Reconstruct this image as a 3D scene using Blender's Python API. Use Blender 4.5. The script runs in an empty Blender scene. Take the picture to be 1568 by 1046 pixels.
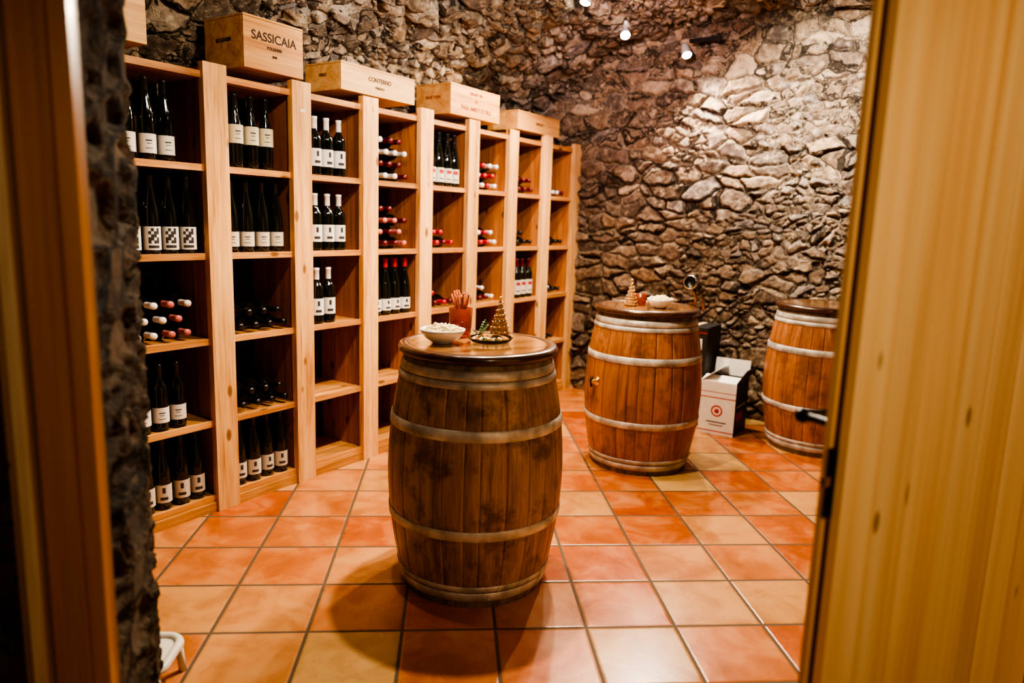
import bpy, bmesh, math, random
from mathutils import Vector, Matrix, Euler
random.seed(7)
S = bpy.context.scene
COL = S.collection
try: S.view_settings.look = 'AgX - High Contrast'
except Exception: pass

# ------------------------------------------------------------------ materials
def new_mat(name):
    m = bpy.data.materials.new(name); m.use_nodes = True
    nt = m.node_tree; b = nt.nodes["Principled BSDF"]
    return m, nt, b
def N(nt, t, **kw):
    n = nt.nodes.new(t)
    for k, v in kw.items():
        if k.startswith("i_"):
            n.inputs[k[2:].replace("_", " ")].default_value = v
        else: setattr(n, k, v)
    return n
def L(nt, a, b): nt.links.new(a, b)
def ramp(nt, stops, interp='LINEAR'):
    r = nt.nodes.new("ShaderNodeValToRGB"); cr = r.color_ramp; cr.interpolation = interp
    while len(cr.elements) < len(stops): cr.elements.new(0.5)
    for e, (p, c) in zip(cr.elements, stops):
        e.position = p; e.color = (c[0], c[1], c[2], 1)
    return r
def mathn(nt, op, a=None, b=None, c=None, clamp=False):
    n = nt.nodes.new("ShaderNodeMath"); n.operation = op; n.use_clamp = clamp
    for i, x in enumerate((a, b, c)):
        if x is None: continue
        if isinstance(x, (int, float)): n.inputs[i].default_value = x
        else: L(nt, x, n.inputs[i])
    return n.outputs[0]
def mixc(nt, fac, a, b, mode='MIX'):
    n = nt.nodes.new("ShaderNodeMix"); n.data_type = 'RGBA'; n.blend_type = mode
    for s, x in ((n.inputs[0], fac), (n.inputs[6], a), (n.inputs[7], b)):
        if isinstance(x, (int, float)): s.default_value = x
        elif isinstance(x, tuple): s.default_value = (x[0], x[1], x[2], 1)
        else: L(nt, x, s)
    return n.outputs[2]
def simple(name, col, rough=0.5, metal=0.0, noise=0.0, emis=None, coat=0.0, nscale=20, trans=0.0, bump=0.0, ior=1.45):
    m, nt, b = new_mat(name)
    b.inputs["Base Color"].default_value = (*col, 1)
    b.inputs["Roughness"].default_value = rough
    b.inputs["Metallic"].default_value = metal
    b.inputs["Coat Weight"].default_value = coat
    b.inputs["Transmission Weight"].default_value = trans
    b.inputs["IOR"].default_value = ior
    if noise or bump:
        tc = N(nt, "ShaderNodeTexCoord"); n = N(nt, "ShaderNodeTexNoise", i_Scale=nscale, i_Detail=5.0)
        L(nt, tc.outputs["Object"], n.inputs["Vector"])
        if noise:
            r = ramp(nt, [(0.3, tuple(c*(1-noise) for c in col)), (0.7, tuple(min(1, c*(1+noise)) for c in col))])
            L(nt, n.outputs["Fac"], r.inputs[0]); L(nt, r.outputs[0], b.inputs["Base Color"])
        if bump:
            bp = N(nt, "ShaderNodeBump", i_Strength=bump, i_Distance=0.01)
            L(nt, n.outputs["Fac"], bp.inputs["Height"]); L(nt, bp.outputs[0], b.inputs["Normal"])
    if emis:
        b.inputs["Emission Color"].default_value = (*emis[0], 1); b.inputs["Emission Strength"].default_value = emis[1]
    return m
def wood(name, dark, mid, light, axis='Z', sc=14.0, rough=0.5, knots=True, coat=0.0, vary=0.35, blotch=0.0, stretch=0.06, bump=0.25):
    m, nt, b = new_mat(name)
    tc = N(nt, "ShaderNodeTexCoord"); geo = N(nt, "ShaderNodeNewGeometry")
    off = N(nt, "ShaderNodeVectorMath", operation='SCALE'); off.inputs[0].default_value = (3.1, 7.7, 5.3)
    L(nt, geo.outputs["Random Per Island"], off.inputs["Scale"])
    add = N(nt, "ShaderNodeVectorMath", operation='ADD'); L(nt, tc.outputs["Object"], add.inputs[0]); L(nt, off.outputs[0], add.inputs[1])
    mp = N(nt, "ShaderNodeMapping"); s = [1, 1, 1]; s['XYZ'.index(axis)] = stretch
    mp.inputs["Scale"].default_value = s
    L(nt, add.outputs[0], mp.inputs["Vector"])
    n1 = N(nt, "ShaderNodeTexNoise", i_Scale=sc, i_Detail=4.0, i_Roughness=0.6, i_Distortion=0.8); L(nt, mp.outputs[0], n1.inputs["Vector"])
    n2 = N(nt, "ShaderNodeTexNoise", i_Scale=sc*7, i_Detail=2.0); L(nt, mp.outputs[0], n2.inputs["Vector"])
    f = mathn(nt, 'MULTIPLY_ADD', n2.outputs["Fac"], 0.35, mathn(nt, 'MULTIPLY', n1.outputs["Fac"], 0.75))
    r = ramp(nt, [(0.38, dark), (0.53, mid), (0.68, light)]); L(nt, f, r.inputs[0])
    col = r.outputs[0]
    if knots:
        mk = N(nt, "ShaderNodeMapping"); s2 = [1, 1, 1]; s2['XYZ'.index(axis)] = 0.45
        mk.inputs["Scale"].default_value = s2; L(nt, add.outputs[0], mk.inputs["Vector"])
        vk = N(nt, "ShaderNodeTexVoronoi", i_Scale=8.0); L(nt, mk.outputs[0], vk.inputs["Vector"])
        kr = ramp(nt, [(0.0, (1, 1, 1)), (0.09, (0.85, 0.85, 0.85)), (0.13, (0, 0, 0))]); L(nt, vk.outputs["Distance"], kr.inputs[0])
        col = mixc(nt, kr.outputs[0], col, tuple(c*0.45 for c in dark))
    if blotch:
        nb = N(nt, "ShaderNodeTexNoise", i_Scale=8.0, i_Detail=6.0, i_Roughness=0.68); L(nt, tc.outputs["Object"], nb.inputs["Vector"])
        rb = ramp(nt, [(0.36, (0.20, 0.17, 0.16)), (0.50, (1, 1, 1))]); L(nt, nb.outputs["Fac"], rb.inputs[0])
        col = mixc(nt, blotch, col, rb.outputs[0], 'MULTIPLY')
    hs = N(nt, "ShaderNodeHueSaturation")
    v = mathn(nt, 'MULTIPLY_ADD', geo.outputs["Random Per Island"], vary, 1-vary/2)
    L(nt, v, hs.inputs["Value"]); L(nt, col, hs.inputs["Color"])
    L(nt, hs.outputs[0], b.inputs["Base Color"])
    b.inputs["Roughness"].default_value = rough; b.inputs["Coat Weight"].default_value = coat; b.inputs["Coat Roughness"].default_value = 0.15
    bp = N(nt, "ShaderNodeBump", i_Strength=bump, i_Distance=0.003); L(nt, f, bp.inputs["Height"]); L(nt, bp.outputs[0], b.inputs["Normal"])
    return m

def stone_mat(name, tint=(1, 1, 1), disp=0.062, s1v=(4.8, 4.8, 9.5), s2v=(10, 10, 18), mortar=1.0):
    m, nt, b = new_mat(name)
    tc = N(nt, "ShaderNodeTexCoord")
    nw = N(nt, "ShaderNodeTexNoise", i_Scale=3.0, i_Detail=2.0); L(nt, tc.outputs["Object"], nw.inputs["Vector"])
    sub = N(nt, "ShaderNodeVectorMath", operation='SUBTRACT'); L(nt, nw.outputs["Color"], sub.inputs[0]); sub.inputs[1].default_value = (.5, .5, .5)
    sc = N(nt, "ShaderNodeVectorMath", operation='SCALE'); L(nt, sub.outputs[0], sc.inputs[0]); sc.inputs["Scale"].default_value = 0.18
    ad = N(nt, "ShaderNodeVectorMath", operation='ADD'); L(nt, tc.outputs["Object"], ad.inputs[0]); L(nt, sc.outputs[0], ad.inputs[1])
    nw2 = N(nt, "ShaderNodeTexNoise", i_Scale=16.0, i_Detail=3.0); L(nt, tc.outputs["Object"], nw2.inputs["Vector"])
    sub2 = N(nt, "ShaderNodeVectorMath", operation='SUBTRACT'); L(nt, nw2.outputs["Color"], sub2.inputs[0]); sub2.inputs[1].default_value = (.5, .5, .5)
    sc2 = N(nt, "ShaderNodeVectorMath", operation='SCALE'); L(nt, sub2.outputs[0], sc2.inputs[0]); sc2.inputs["Scale"].default_value = 0.045
    ad2 = N(nt, "ShaderNodeVectorMath", operation='ADD'); L(nt, ad.outputs[0], ad2.inputs[0]); L(nt, sc2.outputs[0], ad2.inputs[1])
    def layer(scale):
        mp = N(nt, "ShaderNodeMapping"); mp.inputs["Scale"].default_value = scale; L(nt, ad2.outputs[0], mp.inputs["Vector"])
        ve = N(nt, "ShaderNodeTexVoronoi", feature='DISTANCE_TO_EDGE', i_Scale=1.0); L(nt, mp.outputs[0], ve.inputs["Vector"])
        vf = N(nt, "ShaderNodeTexVoronoi", feature='F1', i_Scale=1.0); L(nt, mp.outputs[0], vf.inputs["Vector"])
        d = N(nt, "ShaderNodeVectorMath", operation='SUBTRACT'); L(nt, mp.outputs[0], d.inputs[0]); L(nt, vf.outputs["Position"], d.inputs[1])
        rv = N(nt, "ShaderNodeVectorMath", operation='SUBTRACT'); L(nt, vf.outputs["Color"], rv.inputs[0]); rv.inputs[1].default_value = (.5, .5, .5)
        dt = N(nt, "ShaderNodeVectorMath", operation='DOT_PRODUCT'); L(nt, d.outputs[0], dt.inputs[0]); L(nt, rv.outputs[0], dt.inputs[1])
        sp = N(nt, "ShaderNodeSeparateColor"); L(nt, vf.outputs["Color"], sp.inputs[0])
        mr = N(nt, "ShaderNodeMapRange", interpolation_type='SMOOTHSTEP'); mr.inputs["From Min"].default_value = 0.0; mr.inputs["From Max"].default_value = 0.15
        L(nt, ve.outputs["Distance"], mr.inputs["Value"])
        e = mr.outputs[0]
        h = mathn(nt, 'MULTIPLY', e, mathn(nt, 'MULTIPLY_ADD', sp.outputs[0], 0.6, 0.45))
        h = mathn(nt, 'ADD', h, mathn(nt, 'MULTIPLY', mathn(nt, 'MULTIPLY', dt.outputs["Value"], 0.9), e))
        return e, h, sp
    e1, h1, s1 = layer(s1v)
    e2, h2, s2 = layer(s2v)
    nm = N(nt, "ShaderNodeTexNoise", i_Scale=2.2, i_Detail=1.0); L(nt, tc.outputs["Object"], nm.inputs["Vector"])
    mk = mathn(nt, 'GREATER_THAN', nm.outputs["Fac"], 0.54)
    def mixf(a, c):
        n = N(nt, "ShaderNodeMix"); n.data_type = 'FLOAT'; L(nt, mk, n.inputs[0]); L(nt, a, n.inputs[2]); L(nt, c, n.inputs[3]); return n.outputs[0]
    h2s = mathn(nt, 'MULTIPLY', h2, 0.75)
    E = mixf(e1, e2); H = mixf(h1, h2s); R = mixf(s1.outputs[1], s2.outputs[1]); R2 = mixf(s1.outputs[2], s2.outputs[2])
    nd = N(nt, "ShaderNodeTexNoise", i_Scale=20.0, i_Detail=6.0, i_Roughness=0.7); L(nt, tc.outputs["Object"], nd.inputs["Vector"])
    nl = N(nt, "ShaderNodeTexNoise", i_Scale=95.0, i_Detail=2.0, i_Roughness=0.7); L(nt, tc.outputs["Object"], nl.inputs["Vector"])
    nbig = N(nt, "ShaderNodeTexNoise", i_Scale=1.6, i_Detail=2.0); L(nt, tc.outputs["Object"], nbig.inputs["Vector"])
    cr = ramp(nt, [(0.0, (.055, .040, .030)), (0.22, (.17, .120, .080)), (0.42, (.105, .084, .070)), (0.6, (.26, .185, .12)), (0.78, (.15, .13, .12)), (1.0, (.36, .28, .20))])
    L(nt, R, cr.inputs[0])
    dr = ramp(nt, [(0.32, (.25, .23, .22)), (0.5, (1, 1, 1)), (0.72, (1.0, 1.0, 1.0))]); L(nt, nd.outputs["Fac"], dr.inputs[0])
    c = mixc(nt, 0.85, cr.outputs[0], dr.outputs[0], 'MULTIPLY')
    dr2 = ramp(nt, [(0.53, (0, 0, 0)), (0.68, (.7, .7, .7))]); L(nt, nd.outputs["Fac"], dr2.inputs[0])
    c = mixc(nt, dr2.outputs[0], c, (.42, .35, .27))
    mm = mathn(nt, 'ADD', E, mathn(nt, 'MULTIPLY', mathn(nt, 'SUBTRACT', nd.outputs["Fac"], 0.5), 1.6))
    mor = ramp(nt, [(0.10, (mortar,)*3), (0.36, (0, 0, 0))]); L(nt, mm, mor.inputs[0])
    mcr = ramp(nt, [(0.35, (.08, .06, .045)), (0.6, (.36, .29, .21))]); L(nt, nl.outputs["Fac"], mcr.inputs[0])
    c = mixc(nt, mor.outputs[0], c, mcr.outputs[0])
    ck = ramp(nt, [(0.0, (.04, .032, .028)), (0.22, (1, 1, 1))]); L(nt, mathn(nt, 'ADD', E, mathn(nt, 'MULTIPLY', mathn(nt, 'SUBTRACT', R2, 0.5), 0.35)), ck.inputs[0])
    c = mixc(nt, 0.92, c, ck.outputs[0], 'MULTIPLY')
    bigr = ramp(nt, [(0.38, (.66, .62, .60)), (0.6, (1.0, 1.0, 1.0))]); L(nt, nbig.outputs["Fac"], bigr.inputs[0])
    c = mixc(nt, 1.0, c, bigr.outputs[0], 'MULTIPLY')
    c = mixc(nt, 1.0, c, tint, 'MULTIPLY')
    L(nt, c, b.inputs["Base Color"]); b.inputs["Roughness"].default_value = 0.85
    b.inputs["Specular IOR Level"].default_value = 0.25
    det = mathn(nt, 'ADD', mathn(nt, 'MULTIPLY', nd.outputs["Fac"], 0.48), mathn(nt, 'MULTIPLY', nl.outputs["Fac"], 0.11))
    bp = N(nt, "ShaderNodeBump", i_Strength=0.9); bp.inputs["Distance"].default_value = disp*.9; L(nt, det, bp.inputs["Height"]); L(nt, bp.outputs[0], b.inputs["Normal"])
    hh = mathn(nt, 'ADD', H, mathn(nt, 'MULTIPLY', nd.outputs["Fac"], 0.48))
    dn = N(nt, "ShaderNodeDisplacement"); dn.inputs["Midlevel"].default_value = 0.3; dn.inputs["Scale"].default_value = disp
    L(nt, hh, dn.inputs["Height"]); L(nt, dn.outputs[0], nt.nodes["Material Output"].inputs["Displacement"])
    m.displacement_method = 'DISPLACEMENT'
    return m

def tile_mat():
    m, nt, b = new_mat("terracotta_tiles")
    tc = N(nt, "ShaderNodeTexCoord"); sx = N(nt, "ShaderNodeSeparateXYZ"); L(nt, tc.outputs["Object"], sx.inputs[0])
    P = 0.327
    u = mathn(nt, 'DIVIDE', mathn(nt, 'SUBTRACT', sx.outputs[0], 0.173), P)
    v = mathn(nt, 'DIVIDE', mathn(nt, 'SUBTRACT', sx.outputs[1], 2.322), P)
    fu = mathn(nt, 'FLOOR', u); fv = mathn(nt, 'FLOOR', v)
    cu = mathn(nt, 'ABSOLUTE', mathn(nt, 'SUBTRACT', mathn(nt, 'SUBTRACT', u, fu), 0.5))
    cv = mathn(nt, 'ABSOLUTE', mathn(nt, 'SUBTRACT', mathn(nt, 'SUBTRACT', v, fv), 0.5))
    nz = N(nt, "ShaderNodeTexNoise", i_Scale=30.0, i_Detail=2.0); L(nt, tc.outputs["Object"], nz.inputs["Vector"])
    mx = mathn(nt, 'MAXIMUM', cu, cv)
    mx = mathn(nt, 'ADD', mx, mathn(nt, 'MULTIPLY', mathn(nt, 'SUBTRACT', nz.outputs["Fac"], 0.5), 0.008))
    g = ramp(nt, [(0.479, (0, 0, 0)), (0.484, (1, 1, 1))]); L(nt, mx, g.inputs[0])
    cb = N(nt, "ShaderNodeCombineXYZ"); L(nt, fu, cb.inputs[0]); L(nt, fv, cb.inputs[1]); cb.inputs[2].default_value = 3.7
    wn = N(nt, "ShaderNodeTexWhiteNoise", noise_dimensions='3D'); L(nt, cb.outputs[0], wn.inputs["Vector"])
    tr = ramp(nt, [(0.0, (.40, .092, .022)), (0.3, (.47, .135, .036)), (0.55, (.50, .180, .058)), (0.8, (.52, .24, .085)), (1.0, (.52, .32, .12))])
    L(nt, wn.outputs["Value"], tr.inputs[0])
    ofs = N(nt, "ShaderNodeVectorMath", operation='ADD'); L(nt, tc.outputs["Object"], ofs.inputs[0])
    s5 = N(nt, "ShaderNodeVectorMath", operation='SCALE'); L(nt, wn.outputs["Color"], s5.inputs[0]); s5.inputs["Scale"].default_value = 9.0; L(nt, s5.outputs[0], ofs.inputs[1])
    n2 = N(nt, "ShaderNodeTexNoise", i_Scale=5.0, i_Detail=6.0, i_Roughness=0.6, i_Distortion=0.5); L(nt, ofs.outputs[0], n2.inputs["Vector"])
    r2 = ramp(nt, [(0.3, (.66, .55, .48)), (0.55, (1, 1, 1)), (0.75, (1, 1, 1))]); L(nt, n2.outputs["Fac"], r2.inputs[0])
    c = mixc(nt, 0.9, tr.outputs[0], r2.outputs[0], 'MULTIPLY')
    r3 = ramp(nt, [(0.5, (0, 0, 0)), (0.78, (.6, .6, .6))]); L(nt, n2.outputs["Fac"], r3.inputs[0])
    c = mixc(nt, r3.outputs[0], c, (.56, .33, .14))
    c = mixc(nt, g.outputs[0], c, (.10, .066, .04))
    L(nt, c, b.inputs["Base Color"])
    rr = mathn(nt, 'MULTIPLY_ADD', n2.outputs["Fac"], 0.2, 0.18); L(nt, mathn(nt, 'MAXIMUM', rr, mathn(nt, 'MULTIPLY', g.outputs[0], 0.8)), b.inputs["Roughness"])
    e = N(nt, "ShaderNodeMapRange"); e.inputs["From Min"].default_value = 0.46; e.inputs["From Max"].default_value = 0.49; e.inputs["To Min"].default_value = 1; e.inputs["To Max"].default_value = 0
    L(nt, mx, e.inputs["Value"])
    h = mathn(nt, 'ADD', e.outputs[0], mathn(nt, 'MULTIPLY', n2.outputs["Fac"], 0.5))
    bp = N(nt, "ShaderNodeBump", i_Strength=0.5, i_Distance=0.004); L(nt, h, bp.inputs["Height"]); L(nt, bp.outputs[0], b.inputs["Normal"])
    return m

M_stone = stone_mat("rubble_stone", (1.42, 1.30, 1.16))
M_vault = stone_mat("rubble_stone_vault", (1.75, 1.76, 1.72), disp=.075, s1v=(5.5, 5.5, 7.5), s2v=(11, 11, 14), mortar=.6)
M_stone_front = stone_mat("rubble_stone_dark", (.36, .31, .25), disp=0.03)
M_tile = tile_mat()
M_post = wood("pine_post", (.44, .19, .055), (.65, .35, .13), (.76, .47, .21), 'Z', sc=16)
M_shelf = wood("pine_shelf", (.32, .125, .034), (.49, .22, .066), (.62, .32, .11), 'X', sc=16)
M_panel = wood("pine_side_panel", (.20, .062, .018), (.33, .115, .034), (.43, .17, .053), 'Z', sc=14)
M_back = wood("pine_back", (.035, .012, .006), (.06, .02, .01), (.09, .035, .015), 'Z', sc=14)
M_box = wood("crate_wood", (.42, .205, .065), (.54, .305, .11), (.62, .39, .17), 'X', sc=12, knots=False, vary=.2)
M_box2 = wood("crate_wood_aged", (.34, .145, .045), (.48, .24, .08), (.57, .33, .13), 'X', sc=12, knots=False, vary=.2)
M_ink = simple("branding_ink", (.04, .015, .01), .7)
M_inkred = simple("branding_ink_red", (.20, .025, .015), .7)
M_oak1 = wood("oak_stave_worn", (.15, .066, .015), (.29, .145, .037), (.40, .22, .07), 'Z', sc=18, rough=.45, knots=False, vary=.28, blotch=.8, coat=.2)
M_oak2 = wood("oak_stave_red", (.20, .066, .02), (.31, .115, .038), (.41, .17, .065), 'Z', sc=18, rough=.42, knots=False, vary=.3, blotch=.5, coat=.2)
M_top = wood("barrel_top_wood", (.14, .055, .018), (.29, .13, .045), (.42, .22, .085), 'X', sc=14, rough=.12, knots=False, vary=.25, coat=1.0)
M_rim = wood("barrel_rim_wood", (.025, .010, .005), (.055, .02, .01), (.11, .042, .017), 'X', sc=14, rough=.3, knots=False, vary=.1, coat=.5)
M_hoop = simple("galvanised_hoop", (.48, .45, .41), .5, .3, noise=.5, nscale=14, bump=.25)
M_chime = wood("oak_chime", (.07, .045, .028), (.15, .105, .065), (.25, .18, .115), 'Z', sc=16, rough=.6, knots=False, vary=.3)
M_iron = simple("black_iron", (.015, .014, .013), .35, .6)
M_brass = simple("brass", (.65, .40, .13), .25, 1.0)
M_bottle = simple("dark_bottle_glass", (.005, .006, .004), .07, 0, coat=.5)
M_lab = [simple("label_cream", (.64, .58, .42), .6), simple("label_white", (.70, .68, .64), .6), simple("label_offwhite", (.56, .50, .41), .6)]
M_labdark = simple("label_print", (.05, .04, .04), .6)
M_labred = simple("label_print_red", (.35, .03, .03), .6)
M_caps = {'b': simple("capsule_black", (.012, .01, .01), .3), 'r': simple("capsule_red", (.42, .02, .03), .35), 'w': simple("capsule_white", (.72, .68, .64), .4),
          'p': simple("capsule_pink", (.52, .16, .15), .4), 'd': simple("capsule_burgundy", (.12, .012, .018), .35)}
M_ceramic = simple("white_ceramic", (.80, .78, .74), .2, coat=.3)
M_cheese = simple("cheese_chunk", (.84, .70, .42), .6, noise=.12, nscale=60)
M_glass = simple("clear_glass", (1, 1, 1), .02, trans=1.0, ior=1.45)
M_redglass = simple("red_tinted_glass", (.85, .22, .10), .05, trans=.85)
M_bread = simple("breadstick", (.34, .075, .02), .7, noise=.4, nscale=60)
M_treew = simple("woven_cone", (.38, .19, .065), .6, noise=.4, nscale=80)
M_gold = simple("gold_bead", (.80, .55, .26), .3, .6)
M_leaf = simple("leaf_green", (.07, .16, .04), .5, noise=.3)
M_white = simple("white_painted_metal", (.70, .66, .60), .3)
M_carton = simple("white_carton", (.78, .76, .72), .7, noise=.05)
M_cartonb = simple("black_carton", (.018, .018, .018), .5)
M_kraft = simple("kraft_board", (.45, .34, .22), .8)
M_red = simple("red_print", (.50, .03, .03), .6)
M_lens = simple("lamp_lens", (1, 1, 1), .3, emis=((1, .90, .76), 150))
M_lampbody = simple("lamp_body_white", (.5, .48, .46), .35, .3)
M_chrome = simple("chrome_ring", (.7, .7, .7), .15, 1.0)
M_door = wood("door_wood", (.60, .31, .11), (.72, .44, .18), (.78, .53, .25), 'Z', sc=5, rough=.4, knots=True, vary=.12, stretch=.03)
M_dooredge = wood("door_edge_wood", (.14, .06, .02), (.24, .11, .035), (.32, .16, .05), 'Z', sc=9, rough=.4, knots=False, vary=.1)
M_frame = wood("door_frame_wood", (.24, .085, .014), (.38, .15, .03), (.48, .22, .055), 'Z', sc=7, rough=.3, knots=False, vary=.1, coat=.3, stretch=.03)
M_framel = wood("door_frame_light", (.46, .30, .15), (.60, .43, .24), (.68, .52, .31), 'Z', sc=9, rough=.3, knots=False, vary=.1)

# ------------------------------------------------------------------ mesh helper
class MB:
    def __init__(s, mats): s.bm = bmesh.new(); s.mats = mats
    def mi(s, m):
        if m not in s.mats: s.mats.append(m)
        return s.mats.index(m)
    def face(s, vs, mat, smooth=False):
        try: f = s.bm.faces.new(vs)
        except ValueError: return
        f.material_index = s.mi(mat); f.smooth = smooth
    def box(s, lo, hi, mat, M=Matrix()):
        v = [s.bm.verts.new(M @ Vector((x, y, z))) for z in (lo[2], hi[2]) for y in (lo[1], hi[1]) for x in (lo[0], hi[0])]
        for q in ((0, 2, 3, 1), (4, 5, 7, 6), (0, 1, 5, 4), (2, 6, 7, 3), (0, 4, 6, 2), (1, 3, 7, 5)):
            s.face([v[i] for i in q], mat)
    def lathe(s, prof, mat, M=Matrix(), seg=24, a0=0.0, a1=2*math.pi, smooth=True, close=True):
        full = abs(a1-a0-2*math.pi) < 1e-6
        n = seg if full else seg+1
        rings = []
        for r, z in prof:
            if r < 1e-6 and full: rings.append([s.bm.verts.new(M @ Vector((0, 0, z)))])
            else: rings.append([s.bm.verts.new(M @ Vector((r*math.cos(a0+(a1-a0)*i/seg), r*math.sin(a0+(a1-a0)*i/seg), z))) for i in range(n)])
        for A, B in zip(rings[:-1], rings[1:]):
            for i in range(seg):
                j = (i+1) % n
                if len(A) == 1 and len(B) == 1: continue
                if len(A) == 1: s.face([A[0], B[j], B[i]], mat, smooth)
                elif len(B) == 1: s.face([A[i], A[j], B[0]], mat, smooth)
                else: s.face([A[i], A[j], B[j], B[i]], mat, smooth)
    def tube(s, pts, r, mat, seg=10, M=Matrix(), caps=True):
        pts = [Vector(p) for p in pts]; rings = []
        prev = None
        for i, p in enumerate(pts):
            d = (pts[min(i+1, len(pts)-1)]-pts[max(i-1, 0)]).normalized()
            if prev is None:
                a = d.cross(Vector((0, 0, 1)));
                if a.length < .01: a = d.cross(Vector((1, 0, 0)))
                a.normalize()
            else: a = (prev - d*prev.dot(d)).normalized()
            prev = a; bb = d.cross(a); rr = r[i] if isinstance(r, (list, tuple)) else r
            rings.append([s.bm.verts.new(M @ (p+a*rr*math.cos(2*math.pi*k/seg)+bb*rr*math.sin(2*math.pi*k/seg))) for k in range(seg)])
        for A, B in zip(rings[:-1], rings[1:]):
            for k in range(seg): s.face([A[k], A[(k+1) % seg], B[(k+1) % seg], B[k]], mat, True)
        if caps: s.face(rings[0][::-1], mat); s.face(rings[-1], mat)
    def blob(s, c, r, mat, jit=.25, sub=1, M=Matrix()):
        r3 = bmesh.ops.create_icosphere(s.bm, subdivisions=sub, radius=r)
        for v in r3['verts']:
            v.co = M @ (Vector(c)+v.co*(1+random.uniform(-jit, jit)))
        fs = set(f for v in r3['verts'] for f in v.link_faces)
        for f in fs: f.material_index = s.mi(mat); f.smooth = jit < .1
    def done(s, name, parent=None, bevel=0, loc=None, rot=None):
        bmesh.ops.recalc_face_normals(s.bm, faces=s.bm.faces)
        me = bpy.data.meshes.new(name); s.bm.to_mesh(me); s.bm.free()
        for m in s.mats: me.materials.append(m)
        o = bpy.data.objects.new(name, me); COL.objects.link(o)
        if parent: o.parent = parent
        if loc is not None: o.location = loc
        if rot is not None: o.rotation_euler = rot
        if bevel:
            b = o.modifiers.new("bevel", 'BEVEL'); b.width = bevel; b.segments = 2; b.limit_method = 'ANGLE'
        return o
def empty(name, loc=(0, 0, 0), rz=0.0):
    e = bpy.data.objects.new(name, None); e.empty_display_size = .1; COL.objects.link(e)
    e.location = loc; e.rotation_euler = (0, 0, rz); return e
def text(body, size, mat, parent, M, name="lettering", bold=0.0):
    c = bpy.data.curves.new(name, 'FONT'); c.body = body; c.size = size; c.extrude = .0004; c.offset = bold; c.align_x = 'CENTER'; c.align_y = 'CENTER'
    c.materials.append(mat); o = bpy.data.objects.new(name, c); COL.objects.link(o); o.parent = parent; o.matrix_local = M; return o

# ------------------------------------------------------------------ frame of the cellar
P0 = Vector((-1.094, 3.429, 0)); TH = math.atan2(.785, .62)
FR = Matrix.Translation(P0) @ Matrix.Rotation(TH, 4, 'Z')   # local x along rack, y into left wall
def toW(x, y, z=0): return FR @ Vector((x, y, z))
SB = 3.43; YL = 0.45; SPR = 2.0; RISE = .97; TC = 1.45; TA = 1.9

def surf(name, fn, nu, nv, mat, inside, framed=True, keep=None):
    vs = [fn(i/nu, j/nv) for j in range(nv+1) for i in range(nu+1)]
    fs = []
    for j in range(nv):
        for i in range(nu):
            a = j*(nu+1)+i; q = (a, a+1, a+nu+2, a+nu+1)
            if keep and not keep(vs[a]): continue
            fs.append(q)
    q = fs[len(fs)//2]; p = [Vector(vs[k]) for k in q]
    n = (p[1]-p[0]).cross(p[2]-p[0])
    if n.dot(Vector(inside)-p[0]) < 0: fs = [f[::-1] for f in fs]
    me = bpy.data.meshes.new(name); me.from_pydata(vs, [], fs); me.update()
    used = set(k for f in fs for k in f)
    if len(used) < len(vs):
        bm = bmesh.new(); bm.from_mesh(me); bmesh.ops.delete(bm, geom=[v for v in bm.verts if not v.link_faces], context='VERTS'); bm.to_mesh(me); bm.free()
    me.materials.append(mat)
    for f in me.polygons: f.use_smooth = True
    o = bpy.data.objects.new(name, me); COL.objects.link(o)
    if framed: o.location = P0; o.rotation_euler = (0, 0, TH)
    return o
inside = (1.0, -1.5, 1.4)
kp = lambda p: toW(*p).y > 1.86
st = .0115
S0 = -2.5
surf("wall_left", lambda u, v: (S0+(SB-S0)*u, YL, SPR*v), int((SB-S0)/.025), int(SPR/.025), M_vault, inside, keep=kp)
surf("ceiling", lambda u, v: (S0+(SB-S0)*u, -(TC-TA*math.cos(math.pi*v)), SPR+RISE*math.sin(math.pi*v)), int((SB-S0)/st), int(4.7/st), M_vault, inside, keep=kp)
surf("wall_right", lambda u, v: (S0+(SB-S0)*u, -(TC+TA), SPR*v), int((SB-S0)/.03), int(SPR/.03), M_stone, inside, keep=kp)
surf("wall_back", lambda u, v: (SB, YL+.05-(3.95)*u, 3.1*v), int(3.95/.008), int(3.1/.008), M_stone, inside)

# front wall with doorway (plan path extruded)
def path_wall(name, path, z0, z1, step, mat, inside):
    pts = []
    for a, b in zip(path[:-1], path[1:]):
        a = Vector(a); b = Vector(b); n = max(1, int((b-a).length/step))
        for k in range(n): pts.append(a.lerp(b, k/n))
    pts.append(Vector(path[-1]))
    n = len(pts)-1; nz = int((z1-z0)/step)
    return surf(name, lambda u, v: (pts[round(u*n)].x, pts[round(u*n)].y, z0+(z1-z0)*v), n, nz, mat, inside, framed=False)
wf = empty("wall_front")
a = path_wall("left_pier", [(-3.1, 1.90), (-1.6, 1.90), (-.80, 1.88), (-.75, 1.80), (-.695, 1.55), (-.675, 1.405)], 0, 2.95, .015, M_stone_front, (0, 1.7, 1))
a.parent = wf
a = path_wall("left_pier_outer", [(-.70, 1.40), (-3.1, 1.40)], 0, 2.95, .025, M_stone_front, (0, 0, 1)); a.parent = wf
a = path_wall("right_pier", [(1.68, 1.68), (1.68, 1.90), (2.5, 1.90)], 0, 2.95, .04, M_stone_front, (0, 2.5, 1)); a.parent = wf
b = MB([M_stone_front]); b.box((-.78, 1.45, 2.14), (1.68, 1.88, 3.0), M_stone_front); b.box((1.68, 1.55, 2.14), (2.5, 1.60, 3.0), M_stone_front)
b.done("lintel", wf)

# floor
b = MB([M_tile]); b.box((-3.4, -1.5, -.06), (5.2, 7.2, 0), M_tile); b.done("floor")

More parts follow.
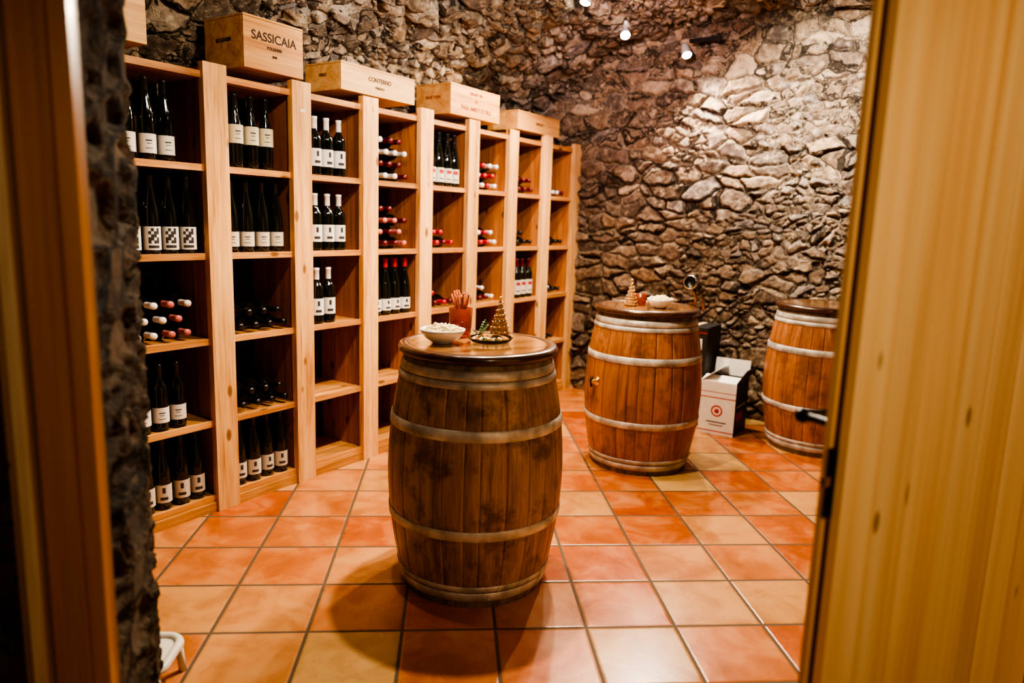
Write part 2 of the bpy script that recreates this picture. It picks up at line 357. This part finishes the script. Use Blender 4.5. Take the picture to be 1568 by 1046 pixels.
# ------------------------------------------------------------------ door frame left (trim) and door
b = MB([M_frame])
b.box((-.772, 1.355, 0), (-.668, 1.385, 2.14), M_frame)
b.box((-.722, 1.345, 0), (-.700, 1.356, 2.14), M_frame)
b.box((-.772, 1.385, 0), (-.674, 1.41, 2.14), M_dooredge)
b.box((-.802, 1.335, 0), (-.776, 1.39, 2.14), M_framel)
b.box((-.84, 1.375, 0), (-.772, 1.40, 2.14), M_dooredge)
b.box((-.84, 1.335, 2.14), (1.62, 1.41, 2.26), M_frame)
b.done("trim_1", bevel=.003)
b = MB([M_frame]); b.box((1.62, 1.55, 0), (1.72, 1.68, 2.14), M_frame); b.box((1.65, 1.49, 0), (1.75, 1.55, 2.14), M_framel); b.done("trim_2", bevel=.004)

DA = math.radians(25)
d1 = empty("door_1", (.757, 1.25, 0), DA)
b = MB([M_door])
W = .87
xs = [0.0, .10, .22, .345, .47, .59, .72, W]
for i in range(len(xs)-1):
    b.box((xs[i]+.0004, 0, .02), (xs[i+1]-.0004, .022, 2.08), M_door)
b.box((.014, .022, .02), (W, .036, 2.08), M_dooredge)
b.box((-.004, .036, .02), (W, .052, 2.08), M_door)
b.done("door_leaf", d1, bevel=.002)
b = MB([M_iron])
hz = 1.045
b.box((.035, .052, hz-.12), (.075, .058, hz+.05), M_iron)
b.lathe([(0, 0), (.016, 0), (.014, .012), (.0095, .02), (.0095, .085), (.0, .085)], M_iron, Matrix.Translation((.050, .058, hz)) @ Matrix.Rotation(-math.pi/2, 4, 'X'), 14)
b.blob((.050, .146, hz), .017, M_iron, 0.0, 2)
b.tube([(.050, .142, hz), (.075, .150, hz), (.11, .150, hz-.003), (.165, .142, hz-.006)], [.010, .011, .010, .012], M_iron)
b.done("lever_handle", d1)
b = MB([M_brass]); b.box((-.007, .022, hz-.17), (-.0, .036, hz-.03), M_iron); b.box((-.024, .024, hz-.105), (-.006, .036, hz-.085), M_brass); b.done("lock_plate", d1, bevel=.001)

# ------------------------------------------------------------------ wine rack
BAY = .4815; DEP = .34; ZS = [.075, .445, .84, 1.235, 1.63, 2.03]; PW = .118; HT = 2.075
b = MB([M_post])
for i in range(-2, 8):
    x = i*BAY
    b.box((x-PW/2, -.036, 0), (x+PW/2, 0, HT+random.uniform(-.006, .01)), M_post)
    for sgn in (-1, 1):
        px = x+sgn*(PW/2-.022)
        if (i == 7 and sgn > 0): px = x+PW/2-.02
        for k in range(3):
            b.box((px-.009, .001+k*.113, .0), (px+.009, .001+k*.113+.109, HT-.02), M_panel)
for i in range(-2, 7):
    x0 = i*BAY+PW/2-.012; x1 = (i+1)*BAY-PW/2+.012
    for z in ZS:
        b.box((x0, .002, z-.024), (x1, .112, z), M_shelf)
        b.box((x0, .116, z-.024), (x1, .226, z), M_shelf)
        b.box((x0, .230, z-.024), (x1, DEP, z), M_shelf)
        b.box((x0, -.016, z-.026), (x1, .001, z+.004), M_shelf)
    b.box((x0, .01, 0), (x1, .03, .05), M_shelf)
    nb = 4
    for k in range(nb):
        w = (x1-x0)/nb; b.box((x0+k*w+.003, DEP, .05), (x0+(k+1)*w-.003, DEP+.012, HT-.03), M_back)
b.box((-2*BAY-.05, -.024, .0), (7*BAY-PW/2, .0, .048), M_shelf)
b.box((BAY-.012, -.0375, 1.93), (BAY+.022, -.036, 1.945), M_lab[1])
rack = b.done("wine_rack", bevel=.002, loc=P0, rot=(0, 0, TH))

# ------------------------------------------------------------------ bottles
PROF = [(0, 0), (.033, 0), (.0365, .004), (.0370, .02), (.0370, .185), (.0350, .200), (.026, .216), (.0165, .232), (.0140, .245), (.0135, .290), (.0152, .291), (.0152, .302), (0, .303)]
TALL = [(0, 0), (.033, 0), (.0365, .004), (.0365, .15), (.034, .18), (.028, .215), (.020, .25), (.0150, .28), (.0135, .31), (.0132, .330), (.0150, .331), (.0150, .341), (0, .342)]
def bottle(b, M, lab, cap, tall=False, lz=(.055, .135), style=0, seg=14, face=0.0):
    p = TALL if tall else PROF; H = p[-1][1]
    b.lathe(p, M_bottle, M, seg)
    b.lathe([(.0146, H-.062), (.0146, H-.014), (.0160, H-.012), (.0160, H+.001), (0, H+.002)], M_caps[cap], M, seg)
    if lab is not None:
        a = -math.pi/2+face; R = .0374
        b.lathe([(R, lz[0]), (R, lz[1])], lab, M, 12, a-1.35, a+1.35)
        h = lz[1]-lz[0]
        if style == 0:
            b.lathe([(R+.0003, lz[0]+h*.62), (R+.0003, lz[0]+h*.68)], M_labdark, M, 4, a-.35, a+.35)
            b.lathe([(R+.0003, lz[0]+h*.48), (R+.0003, lz[0]+h*.51)], M_labdark, M, 4, a-.25, a+.25)
            b.lathe([(R+.0003, lz[0]+h*.24), (R+.0003, lz[0]+h*.27)], M_labdark, M, 4, a-.4, a+.4)
        elif style == 1:
            rs = [0b1101, 0b1011, 0b0110, 0b1101, 0b1010]
            for r_ in range(5):
                for c_ in range(4):
                    if rs[r_] >> c_ & 1:
                        aa = a-.6+.3*c_; zz = lz[0]+h*(.28+.13*r_)
                        b.lathe([(R+.0003, zz), (R+.0003, zz+h*.132)], M_labdark, M, 2, aa, aa+.3)
            b.lathe([(R+.0003, lz[0]+h*.08), (R+.0003, lz[0]+h*.2)], M_labdark, M, 6, a-.6, a+.6)
        elif style == 2:
            b.lathe([(R+.0003, lz[0]+h*.62), (R+.0003, lz[0]+h*.86)], M_labred, M, 6, a-.5, a+.5)
            b.lathe([(R+.0003, lz[0]+h*.2), (R+.0003, lz[0]+h*.27)], M_labdark, M, 4, a-.5, a+.5)
        elif style == 3:
            b.lathe([(R+.0003, lz[0]+h*.55), (R+.0003, lz[0]+h*.85)], M_labdark, M, 6, a-.18, a+.18)
            b.lathe([(R+.0003, lz[0]+h*.16), (R+.0003, lz[0]+h*.32)], M_labdark, M, 6, a-.45, a+.45)
wb = empty("wine_bottles", P0, TH)
def cellname(bay, row): return "bottles_bay%d_row%d" % (bay, row)
def standing(bay, row, n, lab, cap, tall=False, lz=(.055, .135), style=0, sh=0.012, sp=.084, y=.042):
    b = MB([M_bottle]); x0 = bay*BAY - BAY + PW/2 + .042 + sh
    z = ZS[4-row]+.0008
    for k in range(n):
        x = x0+k*sp
        for yy in ([y, y+.10] if n > 3 else [y]):
            M = Matrix.Translation((x+random.uniform(-.003, .003), yy+random.uniform(-.005, .005), z))
            bottle(b, M, lab, cap, tall, lz, style, face=random.uniform(-.45, -.15))
    b.done(cellname(bay, row), wb)
def lying(bay, row, rows, cap, caps2=None, x_off=0.0, y0=.02):
    b = MB([M_bottle]); x0 = bay*BAY-BAY+PW/2+.04+x_off; z = ZS[4-row]+.0008
    for r, n in enumerate(rows):
        for k in range(n):
            x = x0+k*.0800+(r % 2)*.040
            M = Matrix.Translation((x, .325+random.uniform(-.012, .006), z+.0375+r*.0672)) @ Matrix.Rotation(math.pi/2, 4, 'X')
            c = caps2 if (caps2 and random.random() < .4) else cap
            bottle(b, M, None, c, seg=12)
    b.done(cellname(bay, row), wb)
def slanted(bay, row, n, cap):
    b = MB([M_bottle]); z = ZS[4-row]+.001; x0 = bay*BAY-BAY+PW/2+.04
    for k in range(n):
        x = x0+.0+k*.085
        M = Matrix.Translation((x, .31, z+.0375)) @ Matrix.Rotation(.10, 4, 'Z') @ Matrix.Rotation(math.pi/2, 4, 'X')
        bottle(b, M, None, cap, seg=12)
    for k in range(n-1):
        x = x0+.042+k*.085
        M = Matrix.Translation((x, .30, z+.0375+.068)) @ Matrix.Rotation(.10, 4, 'Z') @ Matrix.Rotation(math.pi/2, 4, 'X')
        bottle(b, M, None, cap, seg=12)
    b.done(cellname(bay, row), wb)
C, Wt, O = M_lab
standing(0, 0, 3, Wt, 'b', True, (.03, .11), 0)
standing(0, 1, 4, Wt, 'b', True, (.02, .12), 1)
lying(0, 2, [4, 3, 4], 'p', 'w')
standing(0, 3, 3, Wt, 'b', False, (.04, .11), 0)
standing(0, 4, 4, O, 'b', True, (.035, .12), 3)
standing(1, 0, 3, C, 'b', True, (.115, .20), 0, sh=.045, sp=.086)
standing(1, 1, 4, O, 'b', True, (.03, .10), 0)
slanted(1, 2, 4, 'b')
slanted(1, 3, 4, 'b')
standing(1, 4, 4, O, 'b', True, (.035, .115), 3)
standing(2, 0, 3, Wt, 'w', False, (.05, .14), 3, sh=.045)
standing(2, 1, 3, Wt, 'w', False, (.05, .14), 3, sh=.045)
standing(2, 2, 2, Wt, 'w', False, (.05, .14), 3, sh=.045)
lying(3, 0, [4, 3, 4, 3], 'd', 'w')
lying(3, 1, [4, 3, 4, 2], 'd', 'p')
standing(3, 2, 4, Wt, 'r', True, (.03, .10), 3)
standing(4, 0, 4, O, 'b', True, (.03, .12), 2)
lying(4, 1, [4, 2], 'd', 'r')
lying(4, 2, [4, 1], 'd', 'r')
lying(5, 0, [4, 3, 4], 'r', 'w')
lying(5, 1, [4, 3], 'r', 'w')
lying(5, 2, [4, 2], 'd', 'w')
lying(6, 0, [4, 3], 'd')
lying(6, 1, [4, 2], 'b')
standing(6, 2, 4, O, 'd', False, (.03, .14), 2)
lying(7, 0, [4, 1], 'd', 'w')
lying(7, 1, [4], 'b')
lying(7, 2, [4, 1], 'b')
lying(5, 3, [4, 2], 'd'); lying(7, 3, [3], 'b')

# ------------------------------------------------------------------ boxes on top of the rack
def wine_box(x0, x1, y0, y1, h, mat, lines, ink, rot=0.0, z=None, side=None):
    z = HT+.012 if z is None else z
    cx, cy = (x0+x1)/2, (y0+y1)/2; w = (x1-x0)/2; d = (y1-y0)/2
    p = toW(cx, cy, z); e = empty("wooden_wine_box", p, TH+rot)
    b = MB([mat]); t = .012
    b.box((-w, -d, 0), (w, -d+t, h-.010), mat); b.box((-w, d-t, 0), (w, d, h-.010), mat)
    b.box((-w, -d+t, 0), (-w+t, d-t, h-.010), mat); b.box((w-t, -d+t, 0), (w, d-t, h-.010), mat)
    b.box((-w+t, -d+t, 0), (w-t, d-t, t), mat)
    b.box((-w-.001, -d-.001, h-.009), (w+.001, d+.001, h), mat)
    b.done("crate", e, bevel=.0015)
    base = Matrix.Rotation(math.pi/2, 4, 'X')
    for (body, yy, s) in lines:
        text(body, s, ink, e, Matrix.Translation((0, -d-.0008, yy)) @ base, bold=.0008)
    if side:
        text(side, .024, ink, e, Matrix.Translation((-w-.0008, 0, h*.55)) @ Matrix.Rotation(-math.pi/2, 4, 'Z') @ base, bold=.0006)
    return e
wine_box(-.66, -.30, -.03, .24, .22, M_box, [], M_ink)
wine_box(.15, .49, -.04, .255, .235, M_box2, [("SASSICAIA", .150, .056), ("BOLGHERI", .105, .018), ("2008", .07, .014)], M_ink, side="BOLGHERI")
wine_box(.75, 1.33, -.03, .25, .145, M_box, [("CONTERNO", .085, .032), ("BAROLO", .045, .018)], M_ink, side="VINO")
wine_box(1.66, 2.20, -.04, .25, .19, M_box2, [("PAUL AMIOT ET FILS", .055, .036), ("GRAND VIN", .150, .026), ("+", .105, .05)], M_inkred, side="SELECTION")
wine_box(2.45, 3.05, -.03, .24, .135, M_box2, [("BAROLO", .065, .026)], M_ink)

# ------------------------------------------------------------------ barrels
BH = .930
def rad(z):
    k = (z/BH-.5)*2
    return .347-.064*abs(k)**1.9
def barrel(x, y, M_oak, rz):
    e = empty("wine_barrel", (x, y, 0), rz)
    b = MB([M_oak]); NS = 26
    cuts = [0]
    for i in range(NS): cuts.append(cuts[-1]+random.uniform(.7, 1.3))
    cuts = [c/cuts[-1]*2*math.pi for c in cuts]
    nz = 22
    for a0, a1 in zip(cuts[:-1], cuts[1:]):
        g = .0009; da = a1-a0
        ring = []
        for j in range(nz+1):
            z = BH*j/nz; r = rad(z)
            row = [(r-.012, a0+g), (r-.0006, a0+g), (r, a0+da*.12), (r+.0006, a0+da*.5), (r, a1-da*.12), (r-.0006, a1-g), (r-.012, a1-g)]
            ring.append([b.bm.verts.new((rr*math.cos(aa), rr*math.sin(aa), z)) for rr, aa in row])
        for A, B in zip(ring[:-1], ring[1:]):
            for k in range(6): b.face([A[k], A[k+1], B[k+1], B[k]], M_oak, 0 < k < 5)
        b.face(ring[0], M_oak); b.face(ring[-1][::-1], M_oak)
    b.done("staves", e)
    b = MB([M_chime]); b.lathe([(0, .03), (.26, .03), (.26, .0), (.275, .0), (.282, .03), (.31, .2), (.325, .46), (.31, .72), (.28, .9), (0, .9)], M_rim, Matrix(), 40)
    b.done("inner_cask", e)
    b = MB([M_chime])
    for z0, z1 in ((.0, .03), (.90, BH)):
        b.lathe([(rad(z0)+.0012, z0), (rad((z0+z1)/2)+.0022, (z0+z1)/2), (rad(z1)+.0012, z1)], M_chime, Matrix(), 64)
    for z0, z1 in ((.067, .071), (.864, .870)):
        b.lathe([(rad(z0)+.0012, z0), (rad(z1)+.0012, z1)], M_chime, Matrix(), 64)
    b.done("chime", e)
    b = MB([M_hoop])
    for z0, z1 in ((.030, .066), (.070, .094), (.285, .325), (.655, .697), (.838, .864), (.868, .902)):
        zz = [z0, z0+.003, (z0+z1)/2, z1-.003, z1]
        o = [.001, .0045, .005, .0045, .001]
        b.lathe([(rad(z)+q, z) for z, q in zip(zz, o)], M_hoop, Matrix(), 72)
        for dz in (.3, .7):
            zc = z0+(z1-z0)*dz; a = -1.9+z0*3
            b.blob(((rad(zc)+.006)*math.cos(a), (rad(zc)+.006)*math.sin(a), zc), .0045, M_hoop, 0.02)
    b.done("hoops", e)
    b = MB([M_rim])
    b.lathe([(.0, BH-.004), (.300, BH-.004), (.309, BH+.003), (.311, BH+.014), (.306, BH+.026), (.294, BH+.030), (.272, BH+.030), (.268, BH+.024), (0, BH+.024)], M_rim, Matrix(), 80)
    b.done("top_rim", e)
    b = MB([M_top]); zt0, zt1 = BH+.0245, BH+.0285; R = .267; npl = 6
    for i in range(npl):
        y0 = -R+2*R*i/npl+.0008; y1 = -R+2*R*(i+1)/npl-.0008
        lo = []; hi = []
        m = 10
        for k in range(m+1):
            yy = y0+(y1-y0)*k/m; xx = math.sqrt(max(0, R*R-yy*yy)); lo.append((-xx, yy)); hi.append((xx, yy))
        outl = lo+hi[::-1]
        vt = [b.bm.verts.new((p[0], p[1], zt1)) for p in outl]; vb = [b.bm.verts.new((p[0], p[1], zt0)) for p in outl]
        b.face(vt, M_top)
        for k in range(len(outl)): b.face([vt[k], vt[(k+1) % len(outl)], vb[(k+1) % len(outl)], vb[k]], M_top)
    b.done("top_planks", e)
    return e
TOPZ = BH+.0288
barrel(.105, 2.745, M_oak1, .4)
e2 = barrel(1.155, 4.14, M_oak2, 1.3)
barrel(2.44, 4.47, M_oak2, 2.2)
b = MB([M_iron]); M2 = Matrix.Rotation(math.radians(205)-1.3, 4, 'Z') @ Matrix.Translation((rad(.53)-.005, 0, .53)) @ Matrix.Rotation(math.pi/2, 4, 'Y')
b.lathe([(0, 0), (.030, 0), (.030, .008), (.014, .012), (.011, .045), (0, .045)], M_brass, M2, 16)
b.tube([(-.03, 0, .04), (.0, 0, .045), (.03, 0, .04)], .007, M_iron, M=M2)
b.done("bung_tap", e2)

# ------------------------------------------------------------------ table items
def bowl(x, y, r, h):
    e = empty("snack_bowl", (x, y, TOPZ))
    b = MB([M_ceramic])
    b.lathe([(0, 0), (r*.42, 0), (r*.46, h*.1), (r*.74, h*.38), (r*.93, h*.75), (r, h), (r*.965, h), (r*.89, h*.76), (r*.70, h*.43), (r*.4, h*.2), (0, h*.16)], M_ceramic, Matrix(), 40)
    b.done("bowl", e)
    b = MB([M_cheese])
    for k in range(110):
        a = random.uniform(0, 6.283); q = math.sqrt(random.random())*.86
        b.blob((r*q*math.cos(a), r*q*math.sin(a), h*.78+(1-q*q)*h*.42+random.uniform(-.004, .004)), random.uniform(.006, .010), M_cheese, .35)
    b.done("cheese_chunks", e)
bowl(-.035, 2.715, .088, .055)
bowl(1.20, 4.03, .078, .055)
def tree(x, y, h, r):
    e = empty("christmas_tree_ornament", (x, y, TOPZ))
    b = MB([M_treew]); n = 9
    prof = [(0, 0), (r*.95, 0)]
    for k in range(n):
        z = h*(.02+.9*k/n); rr = r*(1-k/n)
        prof += [(rr*.86+.002, z), (rr+.003, z+h*.035), (rr*.88+.002, z+h*.075)]
    prof += [(.002, h*.93), (0, h*.96)]
    b.lathe(prof, M_treew, Matrix(), 28)
    for k in range(70):
        t = k/70; a = t*40; rr = r*(1-t)+.004
        b.blob((rr*math.cos(a), rr*math.sin(a), h*(.05+.88*t)), .0035, M_gold if k % 3 else M_ceramic, .02)
    b.blob((0, 0, h*.98), .008, M_gold, .02)
    b.done("woven_cone", e)
tree(.195, 2.87, .165, .044)
tree(1.05, 4.12, .155, .036)
def stick_glass(x, y, tint, sticks=True):
    e = empty("breadstick_glass" if sticks else "candle_glass", (x, y, TOPZ))
    b = MB([tint]); hh = .115 if sticks else .07; r = .049 if sticks else .034
    b.lathe([(0, 0), (r*.8, 0), (r*.86, .004), (r, hh), (r*.94, hh), (r*.80, .008), (0, .008)], tint, Matrix(), 28)
    b.done("tumbler", e)
    b = MB([M_bread])
    if sticks:
        for k in range(26):
            a = random.uniform(0, 6.28); q = random.uniform(.1, .75)
            p0 = Vector((r*.5*math.cos(a+2.5)*q, r*.5*math.sin(a+2.5)*q, .012)); p1 = Vector((r*1.15*q*math.cos(a), r*1.15*q*math.sin(a), random.uniform(.145, .19)))
            b.tube([p0, p0.lerp(p1, .5)+Vector((.001, 0, 0)), p1], .0042, M_bread, 7)
    else:
        b.lathe([(0, .009), (.024, .009), (.024, .042), (0, .043)], M_red, Matrix(), 16)
    b.done("breadsticks" if sticks else "candle", e)
stick_glass(.035, 2.895, M_redglass)
stick_glass(1.12, 4.16, M_redglass, False)
e = empty("glass_dish", (.150, 2.735, TOPZ))
b = MB([M_glass]); b.lathe([(0, 0), (.05, 0), (.075, .008), (.088, .022), (.085, .022), (.072, .011), (.05, .004), (0, .004)], M_glass, Matrix(), 36); b.done("dish", e)
b = MB([M_bread])
for k in range(14):
    a = random.uniform(0, 6.28); q = random.uniform(0, .045); b.blob((q*math.cos(a), q*math.sin(a), .013), .007, random.choice([M_cheese, M_leaf, M_gold]), .3)
b.done("nibbles", e)
e = empty("fir_sprig", (.108, 2.862, TOPZ))
b = MB([M_leaf])
for s_ in range(4):
    a = -2.2+s_*1.0; tip = Vector((.040*math.cos(a), .035*math.sin(a), .035+.012*s_))
    b.tube([(0, 0, .003), tip*.5+Vector((0, 0, .008)), tip], .0015, M_leaf, 6)
    for k in range(6):
        p = tip*(k+1)/7.5
        for sg in (-1, 1):
            dirv = Vector((math.cos(a+sg*1.0), math.sin(a+sg*1.0), .35)).normalized()*.016
            wv = Vector((-dirv.y, dirv.x, 0)).normalized()*.006
            vs = [b.bm.verts.new(q) for q in (p, p+dirv*.5+wv, p+dirv, p+dirv*.5-wv)]; b.face(vs, M_leaf)
b.done("leaves", e)
e = empty("bar_corkscrew", (1.468, 4.235, 0), 0)
b = MB([M_brass])
b.tube([(.01, 0, .80), (.014, 0, .93), (.012, 0, 1.0), (.005, .01, 1.06)], .009, M_brass)
b.box((-.025, -.012, .962), (.02, .012, .974), M_brass)
b.tube([(.012, 0, 1.02), (.05, -.01, 1.0), (.06, -.012, .93)], [.006, .006, .009], M_brass)
Mh = Matrix.Translation((-.01, 0, 1.085)) @ Vector((-.62, -.72, .30)).to_track_quat('Z', 'Y').to_matrix().to_4x4()
b.lathe([(0, -.07), (.028, -.07), (.033, -.062), (.033, .03), (.042, .036), (.042, .056), (.036, .056), (.033, .044), (0, .044)], M_iron, Mh, 24)
b.lathe([(.0425, .034), (.045, .045), (.0425, .057), (.037, .058)], M_chrome, Mh, 24)
b.done("clamp_and_lever", e)

# ------------------------------------------------------------------ cartons
e = empty("wine_carton", toW(2.97, -1.525, 0), TH)
b = MB([M_carton]); w, d, h = .15, .125, .375; t = .004
b.box((-w, -d, 0), (-w+t, d, h), M_carton); b.box((w-t, -d, 0), (w, d, h), M_cartonb)
b.box((-w+t, -d, 0), (w-t, -d+t, h), M_cartonb); b.box((-w+t, d-t, 0), (w-t, d, h), M_carton); b.box((-w+t, -d+t, 0), (w-t, d-t, t), M_kraft)
b.box((-w-.001, -d, .26), (-w, d, .266), M_red); b.box((-w-.001, -d, .30), (-w, d, .303), M_red); b.box((-w-.001, -d, .02), (-w, d, .026), M_red)
Me = Matrix.Translation((-w-.0005, 0, .17)) @ Matrix.Rotation(-math.pi/2, 4, 'Y')
b.lathe([(.040, 0), (.040, .001), (.031, .001), (.031, 0)], M_red, Me, 28); b.lathe([(0, .0012), (.018, .0012), (.018, 0)], M_red, Me, 6)
b.box((-w-.001, -.07, .085), (-w, .07, .092), M_labdark); b.box((-w-.001, -.05, .065), (-w, .05, .070), M_labdark)
b.box((-.10, -d-.001, .20), (.10, -d, .205), M_carton); b.box((-.10, -d-.001, .10), (.04, -d, .16), M_labred)
def flap(lo, hi, hinge, axis, ang, mat):
    Mf = Matrix.Translation(hinge) @ Matrix.Rotation(ang, 4, axis) @ Matrix.Translation(-Vector(hinge)); b.box(lo, hi, mat, Mf)
flap((-w, -d, h), (w, -d+t, h+.12), (0, -d, h), 'X', .55, M_cartonb)
flap((-w, d-t, h), (w, d, h+.12), (0, d, h), 'X', .9, M_carton)
flap((w-t, -d, h), (w, d, h+.12), (w, 0, h), 'Y', .15, M_carton)
flap((-w, -d, h), (-w+t, d, h+.12), (-w, 0, h), 'Y', 1.35, M_carton)
b.done("box", e)
b = MB([M_bottle]); 
for i in range(3):
    for j in range(2):
        bottle(b, Matrix.Translation((-.095+i*.09, -.05+j*.1, .005)), None, 'd')
b.done("bottles", e)
e = empty("dark_carton_stack", toW(3.12, -1.245, 0), TH)
b = MB([M_cartonb])
for k, (ox, hh) in enumerate(((0, .355), (.012, .36))):
    z = k*.357; b.box((-.16+ox, -.125, z), (.15+ox, .125, z+hh), M_cartonb)
    b.box((-.1612+ox, -.09, z+.20), (-.16+ox, .09, z+.28), M_carton); b.box((-.1612+ox, -.125, z+.32), (-.16+ox, .125, z+.326), M_red)
    b.box((-.16+ox, -.02, z+hh), (.15+ox, .02, z+hh+.0012), M_kraft)
b.done("boxes", e, bevel=.003)

# ------------------------------------------------------------------ low white step stool at doorway
e = empty("white_step_stool", (-.98, 2.03, 0), .0)
b = MB([M_white])
def rrect(w, d, r, z, n=8):
    out = []
    for cx, cy, a0 in ((w-r, d-r, 0), (-w+r, d-r, math.pi/2), (-w+r, -d+r, math.pi), (w-r, -d+r, 1.5*math.pi)):
        for k in range(n+1): a = a0+math.pi/2*k/n; out.append((cx+r*math.cos(a), cy+r*math.sin(a), z))
    return out
pts = rrect(.16, .10, .05, .11); pts.append(pts[0]); pts.append(pts[1]); b.tube(pts, .014, M_white, 12, caps=False)
pl = rrect(.15, .09, .045, .112); vt = [b.bm.verts.new(p) for p in pl]; b.face(vt, M_white)
for sx in (-1, 1):
    for sy in (-1, 1):
        b.tube([(sx*.145, sy*.085, .11), (sx*.150, sy*.088, .05), (sx*.155, sy*.09, 0.0)], .012, M_white)
b.done("frame_and_seat", e)

# ------------------------------------------------------------------ iron bar on back wall
b = MB([M_iron]); Z = 2.755; b.box((SB-.17, -1.20, Z), (SB-.13, -.97, Z+.025), M_iron); b.box((SB-.14, -1.17, Z+.005), (SB+.02, -1.15, Z+.02), M_iron); b.box((SB-.14, -1.02, Z+.005), (SB+.02, -1.0, Z+.02), M_iron)
b.done("iron_wall_bracket", bevel=.002, loc=P0, rot=(0, 0, TH))

# ------------------------------------------------------------------ spotlights, with added fill spots
def vault_z(p):
    l = FR.inverted() @ Vector(p); t = -l.y
    return SPR+RISE*math.sqrt(max(0, 1-((t-TC)/TA)**2))
G = .82
def spot(loc, target, power, ang=100, blend=.6, col=(1, .81, .57), name="ceiling_spotlight_or_fill", r=.03, wall=False):
    loc = Vector(loc); d = (Vector(target)-loc).normalized()
    e = empty(name, loc)
    q = d.to_track_quat('-Z', 'Y').to_matrix().to_4x4()
    b = MB([M_lampbody])
    b.lathe([(0, .10), (.022, .10), (.028, .085), (.034, .02), (.036, 0), (.033, -.002), (.031, .002)], M_lampbody, q, 24)
    b.lathe([(.0315, .002), (.026, -.006), (.014, -.010), (0, -.011)], M_lens, q, 20)
    top = vault_z(loc)-loc.z
    if wall:
        sdir = Vector((.62, .785, 0)); gap = SB - (FR.inverted() @ loc).x
        b.tube([q @ Vector((0, 0, .07)), sdir*gap*.6+Vector((0, 0, .03)), sdir*(gap+.02)+Vector((0, 0, .03))], .006, M_iron)
    else:
        b.tube([q @ Vector((0, 0, .06)), Vector((0, 0, top*.6)), Vector((0, 0, top+.03))], .006, M_lampbody)
        b.lathe([(0, top-.04), (.035, top-.04), (.035, top+.03), (0, top+.03)], M_lampbody, Matrix(), 20)
    b.done("lamp_head", e)
    l = bpy.data.lights.new("spot_beam", 'SPOT'); l.energy = power*G; l.color = col; l.spot_size = math.radians(ang); l.spot_blend = blend; l.shadow_soft_size = r
    o = bpy.data.objects.new("spot_beam", l); COL.objects.link(o); o.parent = e; o.matrix_local = Matrix.Translation(d*(.015+r)) @ q
    return e
spot((.20, 3.10, 2.62), (.05, 2.75, 0), 300, 130)
spot((.72, 3.85, 2.70), (1.0, 4.0, 0), 200, 130)
spot((1.75, 3.65, 2.75), (2.72, 4.95, 2.0), 640, 80, 1.0, (1, .93, .84))
spot((.95, 3.95, 2.72), (1.45, 5.8, 2.3), 150, 80, 1.0, (1, .64, .68))  # added pink spot with no known fixture, tints the back wall
spot((.80, 4.75, 2.80), (.35, 4.5, 1.2), 210, 140)
spot((1.209, 5.37, 2.775), (1.0, 3.6, .9), 80, 150)
spot((1.67, 5.36, 2.66), (1.9, 3.6, .0), 240, 150, .8, (1, .86, .70), wall=True)
spot((-.30, 2.65, 2.50), (-1.2, 3.6, 1.0), 60, 130)  # added fill spot, no such fixture known; brightens the rack's near left end
spot((.45, 2.85, 2.45), (-.1, 5.2, 2.75), 220, 110, .8, (1, .90, .80))  # added unseen uplight that brightens the left vault
def hall(loc, target, e, ang=60, col=(1, .76, .46)):
    l = bpy.data.lights.new("hall_lamp_or_fill", 'SPOT'); l.energy = e; l.color = col; l.spot_size = math.radians(ang); l.spot_blend = .8; l.shadow_soft_size = .12
    o = bpy.data.objects.new("hall_lamp_or_fill", l); COL.objects.link(o); o.location = loc; o.rotation_euler = (Vector(target)-Vector(loc)).to_track_quat('-Z', 'Y').to_euler()
hall((1.0, -.6, 2.2), (1.3, 1.4, 1.2), 125)
hall((-.55, -.5, 2.2), (-.95, 1.35, 1.1), 32, 45)  # added fill on the left door frame, no lamp known there

w = bpy.data.worlds.new("World"); S.world = w; w.use_nodes = True
w.node_tree.nodes["Background"].inputs[0].default_value = (1, .74, .5, 1); w.node_tree.nodes["Background"].inputs[1].default_value = .13

# ------------------------------------------------------------------ camera
Xv = Vector((.9963, .0186, .0843)); Yv = Vector((-.0800, -.1681, .9826)); Dv = Vector((-.0325, .9854, .1667))
fwd = Vector((Xv[2], Yv[2], -Dv[2])).normalized(); right = Vector((Xv[0], Yv[0], -Dv[0])); right = (right-fwd*right.dot(fwd)).normalized(); up = right.cross(fwd)
cam = bpy.data.cameras.new("camera"); cam.lens = 25.09; cam.sensor_width = 36; cam.clip_start = .05
cam.dof.use_dof = True; cam.dof.focus_distance = 3.1; cam.dof.aperture_fstop = 1.4
co = bpy.data.objects.new("camera", cam); COL.objects.link(co)
m = Matrix.Identity(4)
for i in range(3): m[i][0] = right[i]; m[i][1] = up[i]; m[i][2] = -fwd[i]
m[0][3] = 0; m[1][3] = 0; m[2][3] = 1.43
co.matrix_world = m; S.camera = co
